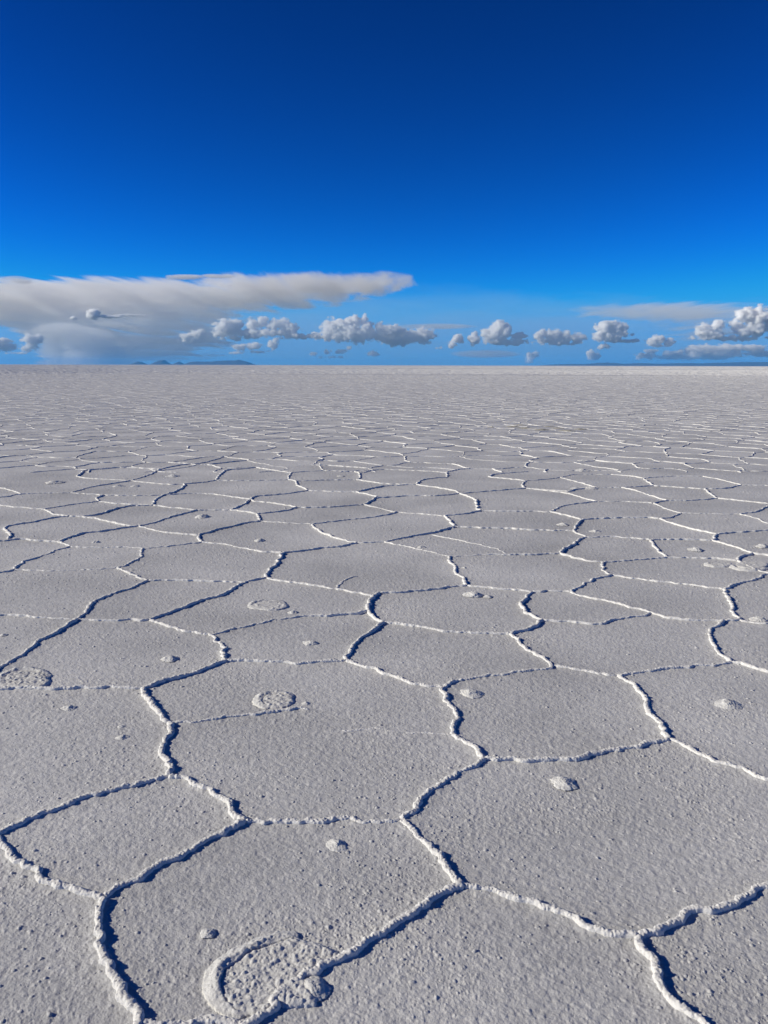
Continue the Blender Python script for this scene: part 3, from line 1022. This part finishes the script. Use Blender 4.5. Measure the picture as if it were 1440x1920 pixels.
def veil(name, x0, y0, x1, y1, blobs, label, density, dist, depth, stretch=(1, 1, 3), nscale=1.0, thr=0.35, seed=0.0, aniso=0.3, ncon=2.2, tint=(1, 1, 1)):
    """soft wide cloud: noise thinned towards the edges of a few ellipsoids, inside a closed box.
    blobs: (x, y, rx, ry, strength)"""
    ax, ay, az_ = far_at(x0, y1, dist); bx_, by_, bz = far_at(x1, y0, dist)
    cx, cz = (ax + bx_) / 2, (az_ + bz) / 2
    bm = bmesh.new(); bmesh.ops.create_cube(bm, size=1.0)
    for v in bm.verts:
        v.co = (v.co.x * (bx_ - ax), v.co.y * 2 * depth, v.co.z * (bz - az_))
    me = bpy.data.meshes.new(name); bm.to_mesh(me); bm.free()
    m, n, l = new_mat('cloud_veil_vapour')
    tc = n.new('ShaderNodeTexCoord')
    acc = None
    for (x, y, rx, ry, st) in blobs:
        X, Y, Z = far_at(x, y, dist)
        mp = n.new('ShaderNodeMapping'); mp.vector_type = 'POINT'
        sx, sy, sz = 1 / (rx / F0 * dist), 1 / depth, 1 / (ry / F0 * dist)
        mp.inputs['Scale'].default_value = (sx, sy, sz)
        mp.inputs['Location'].default_value = (-(X - cx) * sx, 0, -(Z - cz) * sz)
        l.new(tc.outputs['Object'], mp.inputs['Vector'])
        ln = n.new('ShaderNodeVectorMath'); ln.operation = 'LENGTH'
        l.new(mp.outputs[0], ln.inputs[0])
        mr = n.new('ShaderNodeMapRange'); mr.interpolation_type = 'SMOOTHSTEP'
        mr.inputs['From Min'].default_value = 1.0; mr.inputs['From Max'].default_value = 0.5
        mr.inputs['To Min'].default_value = 0.0; mr.inputs['To Max'].default_value = st
        l.new(ln.outputs['Value'], mr.inputs['Value'])
        if acc is None:
            acc = mr.outputs[0]
        else:
            mx = n.new('ShaderNodeMath'); mx.operation = 'MAXIMUM'
            l.new(acc, mx.inputs[0]); l.new(mr.outputs[0], mx.inputs[1]); acc = mx.outputs[0]
    mp = n.new('ShaderNodeMapping')
    mp.inputs['Scale'].default_value = tuple(nscale * s / 1000.0 for s in stretch)
    mp.inputs['Location'].default_value = (seed, seed * 2, 0)
    l.new(tc.outputs['Object'], mp.inputs['Vector'])
    nz = n.new('ShaderNodeTexNoise'); nz.inputs['Scale'].default_value = 1.0; nz.inputs['Detail'].default_value = 7
    nz.inputs['Roughness'].default_value = 0.62; nz.inputs['Distortion'].default_value = 0.4
    l.new(mp.outputs[0], nz.inputs['Vector'])
    nw = n.new('ShaderNodeMapRange'); nw.clamp = False
    nw.inputs['From Min'].default_value = 0.0; nw.inputs['From Max'].default_value = 1.0
    nw.inputs['To Min'].default_value = 0.5 - 0.5 * ncon; nw.inputs['To Max'].default_value = 0.5 + 0.5 * ncon
    l.new(nz.outputs['Fac'], nw.inputs['Value'])
    ad = n.new('ShaderNodeMath'); ad.operation = 'ADD'
    l.new(acc, ad.inputs[0]); l.new(nw.outputs[0], ad.inputs[1])
    mr = n.new('ShaderNodeMapRange')
    mr.inputs['From Min'].default_value = 1.0 - thr + 0.20; mr.inputs['From Max'].default_value = 1.45
    mr.inputs['To Min'].default_value = 0.0; mr.inputs['To Max'].default_value = density
    l.new(ad.outputs[0], mr.inputs['Value'])
    lim = n.new('ShaderNodeMapRange'); lim.interpolation_type = 'SMOOTHSTEP'
    lim.inputs['From Min'].default_value = 0.0; lim.inputs['From Max'].default_value = 0.25
    l.new(acc, lim.inputs['Value'])
    ml = n.new('ShaderNodeMath'); ml.operation = 'MULTIPLY'
    l.new(mr.outputs[0], ml.inputs[0]); l.new(lim.outputs[0], ml.inputs[1])
    v = n.new('ShaderNodeVolumePrincipled')
    v.inputs['Color'].default_value = (*tint, 1)
    v.inputs['Anisotropy'].default_value = aniso
    l.new(ml.outputs[0], v.inputs['Density'])
    o = n.new('ShaderNodeOutputMaterial')
    l.new(v.outputs[0], o.inputs['Volume'])
    me.materials.append(m)
    return link(name, me, (cx, dist, cz), label, 'cloud')


veil('storm_cloud', -260, 505, 800, 684,
     [(200, 556, 540, 34, 0.95), (180, 575, 380, 48, 0.95), (270, 622, 210, 80, 0.72), (172, 664, 78, 80, 1.6), (60, 598, 100, 22, 0.9), (125, 622, 70, 34, 1.1), (540, 541, 230, 27, 0.85), (640, 530, 170, 13, 0.85)],
     'huge pale anvil cloud spreading across the left half above the horizon', 0.00085, 38000, 5500, (0.9, 0.10, 4.5), 1.0, 0.40, 3.0, 0.0, 5.0)
veil('anvil_cloud', 1000, 550, 1560, 650,
     [(1270, 585, 240, 20, 0.9), (1320, 610, 120, 34, 0.55)],
     'thin grey anvil cloud sheet at upper right of the horizon clouds', 0.0004, 36000, 4000, (0.7, 0.12, 3.0), 1.0, 0.40, 9.0, 0.0, 4.0)

clouds = [
    ('small bright puff of cloud in front of the huge anvil cloud', [(175, 592, 10, 9), (138, 597, 8, 4), (205, 594, 30, 3), (245, 591, 30, 2)], 0.010),
    ('low fluffy cloud just left of the pale rain shaft', [(60, 642, 12, 12), (50, 655, 12, 8), (72, 636, 8, 7), (35, 662, 30, 3)], 0.005),
    ('low fluffy cloud at the left edge', [(12, 652, 16, 8), (2, 640, 14, 6), (-30, 650, 30, 14)], 0.005),
    ('small cloud at the left end of the horizon row', [(350, 632, 11, 6), (372, 628, 12, 8), (360, 640, 26, 4)], 0.007),
    ('round-topped cloud second in the horizon row from the left', [(425, 617, 20, 13), (440, 608, 13, 8), (412, 626, 14, 7), (440, 634, 34, 6), (470, 627, 22, 9)], 0.006),
    ('knobbly cloud with two lit towers, third in the horizon row', [(475, 608, 11, 9), (492, 604, 10, 8), (512, 613, 9, 10), (530, 608, 12, 9), (545, 620, 14, 10), (510, 625, 44, 8), (560, 632, 40, 8)], 0.006),
    ('widest cloud of the horizon row with a jagged lit crest left of centre', [(595, 632, 11, 9), (625, 618, 18, 14), (620, 630, 18, 12), (645, 608, 20, 8), (665, 602, 10, 8), (682, 600, 7, 8), (690, 614, 10, 10), (665, 630, 50, 16), (712, 616, 9, 9), (735, 620, 18, 9)], 0.006),
    ('bluish cloud with one bright tower at the centre', [(779, 632, 11, 11), (775, 626, 9, 6), (745, 636, 34, 14), (795, 632, 18, 13)], 0.006),
    ('narrow leaning cloud right of centre', [(824, 652, 8, 4), (848, 648, 12, 7), (858, 637, 9, 8), (887, 640, 10, 9), (891, 628, 7, 6)], 0.008),
    ('tall cauliflower cloud right of centre', [(918, 628, 12, 10), (938, 616, 14, 11), (930, 632, 22, 9), (948, 622, 10, 12), (972, 630, 15, 6), (950, 642, 50, 8)], 0.009),
    ('bumpy cloud between the cauliflower cloud and the bright dome', [(1012, 632, 9, 8), (1018, 624, 6, 6), (1035, 630, 12, 9), (1048, 627, 10, 7), (1060, 630, 9, 8), (1045, 642, 45, 8), (1082, 636, 14, 8)], 0.008),
    ('bright dome-shaped cloud under the thin anvil sheet', [(1138, 618, 16, 13), (1155, 614, 14, 9), (1168, 618, 8, 9), (1125, 632, 12, 9), (1150, 630, 22, 10), (1165, 639, 40, 4), (1128, 650, 10, 5), (1137, 650, 10, 5)], 0.011),
    ('small ragged cloud right of the bright dome cloud', [(1236, 638, 11, 8), (1225, 643, 12, 6), (1252, 643, 10, 6), (1235, 648, 26, 4)], 0.008),
    ('biggest cumulus with the brightest tower at the right edge', [(1322, 622, 16, 13), (1345, 612, 12, 10), (1335, 630, 26, 10), (1382, 612, 12, 9), (1402, 592, 15, 11), (1420, 600, 12, 18), (1415, 618, 20, 16), (1395, 624, 18, 10), (1440, 597, 10, 8), (1380, 634, 80, 7), (1460, 610, 22, 20)], 0.010),
    ('tiny upright cloud on the horizon right of centre', [(995, 670, 9, 7), (1003, 664, 6, 5), (992, 679, 10, 5)], 0.004),
    ('tiny blocky cloud on the horizon below the bright dome cloud', [(1112, 668, 10, 9), (1106, 665, 6, 8), (1119, 670, 6, 8)], 0.004),
    ('low cloud bank lying along the right horizon', [(1300, 660, 18, 9), (1330, 655, 30, 7), (1370, 652, 34, 6), (1410, 653, 26, 6), (1340, 666, 60, 10), (1260, 668, 26, 8), (1290, 670, 40, 8), (1210, 668, 22, 7), (1218, 659, 12, 4), (1440, 664, 40, 7)], 0.004),
    ('short row of low puffs under the third horizon cloud', [(450, 652, 12, 6), (475, 650, 14, 6), (512, 647, 9, 8), (516, 640, 6, 6), (440, 662, 30, 4), (485, 660, 24, 4)], 0.005),
    ('low puffs under the widest horizon cloud', [(615, 661, 8, 4), (640, 660, 12, 4), (655, 652, 4, 4), (587, 664, 8, 4), (625, 670, 40, 3), (700, 664, 10, 5)], 0.004),
]
for k, (lab, bl, de) in enumerate(clouds):
    cumulus('cumulus_cloud', bl, lab, de, CD + (k * 577) % 2400, seed=k, group='cumulus clouds along the horizon')
veil('streak_cloud', 730, 600, 930, 622, [(820, 612, 95, 7, 1.0)], 'thin flat streak of cloud above the leaning cloud, right of centre', 0.0012, 33000, 900, (0.3, 0.3, 1.5), 1.0, 0.4, 5.0)
veil('streak_cloud', 815, 650, 1000, 678, [(910, 664, 85, 10, 1.0)], 'faint flat cloud layer low on the horizon, right of centre', 0.0012, 33000, 900, (0.3, 0.3, 1.5), 1.0, 0.4, 7.0)
veil('wisp_cloud', 280, 508, 440, 532, [(345, 520, 50, 6, 1.0), (410, 518, 40, 5, 0.7)], 'small bright wisp above the top of the huge anvil cloud', 0.003, 30000, 500, (0.6, 0.6, 2.5), 1.4, 0.40, 6.5, 0.0, 4.0)
veil('wisp_cloud', 10, 512, 110, 540, [(40, 527, 26, 7, 1.0), (30, 521, 30, 4, 0.8)], 'faint curled wisp at the upper left of the huge anvil cloud', 0.002, 30000, 400, (0.6, 0.6, 2.5), 1.6, 0.45, 2.2, 0.0, 4.0)
shaft = veil('rain_shaft', -20, 590, 360, 684, [(120, 622, 80, 22, 0.9), (165, 640, 70, 34, 1.2), (180, 676, 78, 52, 1.5)],
             'pale glowing rain shaft slanting from the huge anvil cloud down to the left horizon', 0.0016, 30500, 1000, (0.8, 0.5, 0.5), 1.0, 0.40, 4.0, 0.0, 0.9)
shaft['category'] = 'rain shaft'
veil('haze_veil', -300, 500, 1740, 684, [(720, 692, 1500, 190, 0.9)],
     'long faint bluish veil of air haze added in front of the clouds all along the horizon', 0.00036, 22000, 1400, (0.3, 0.1, 2.2), 1.0, 0.40, 12.0, 0.0, 1.0, (0.66, 0.84, 1.0))  # tinted vapour added before the clouds, paling and bluing them as distant air does
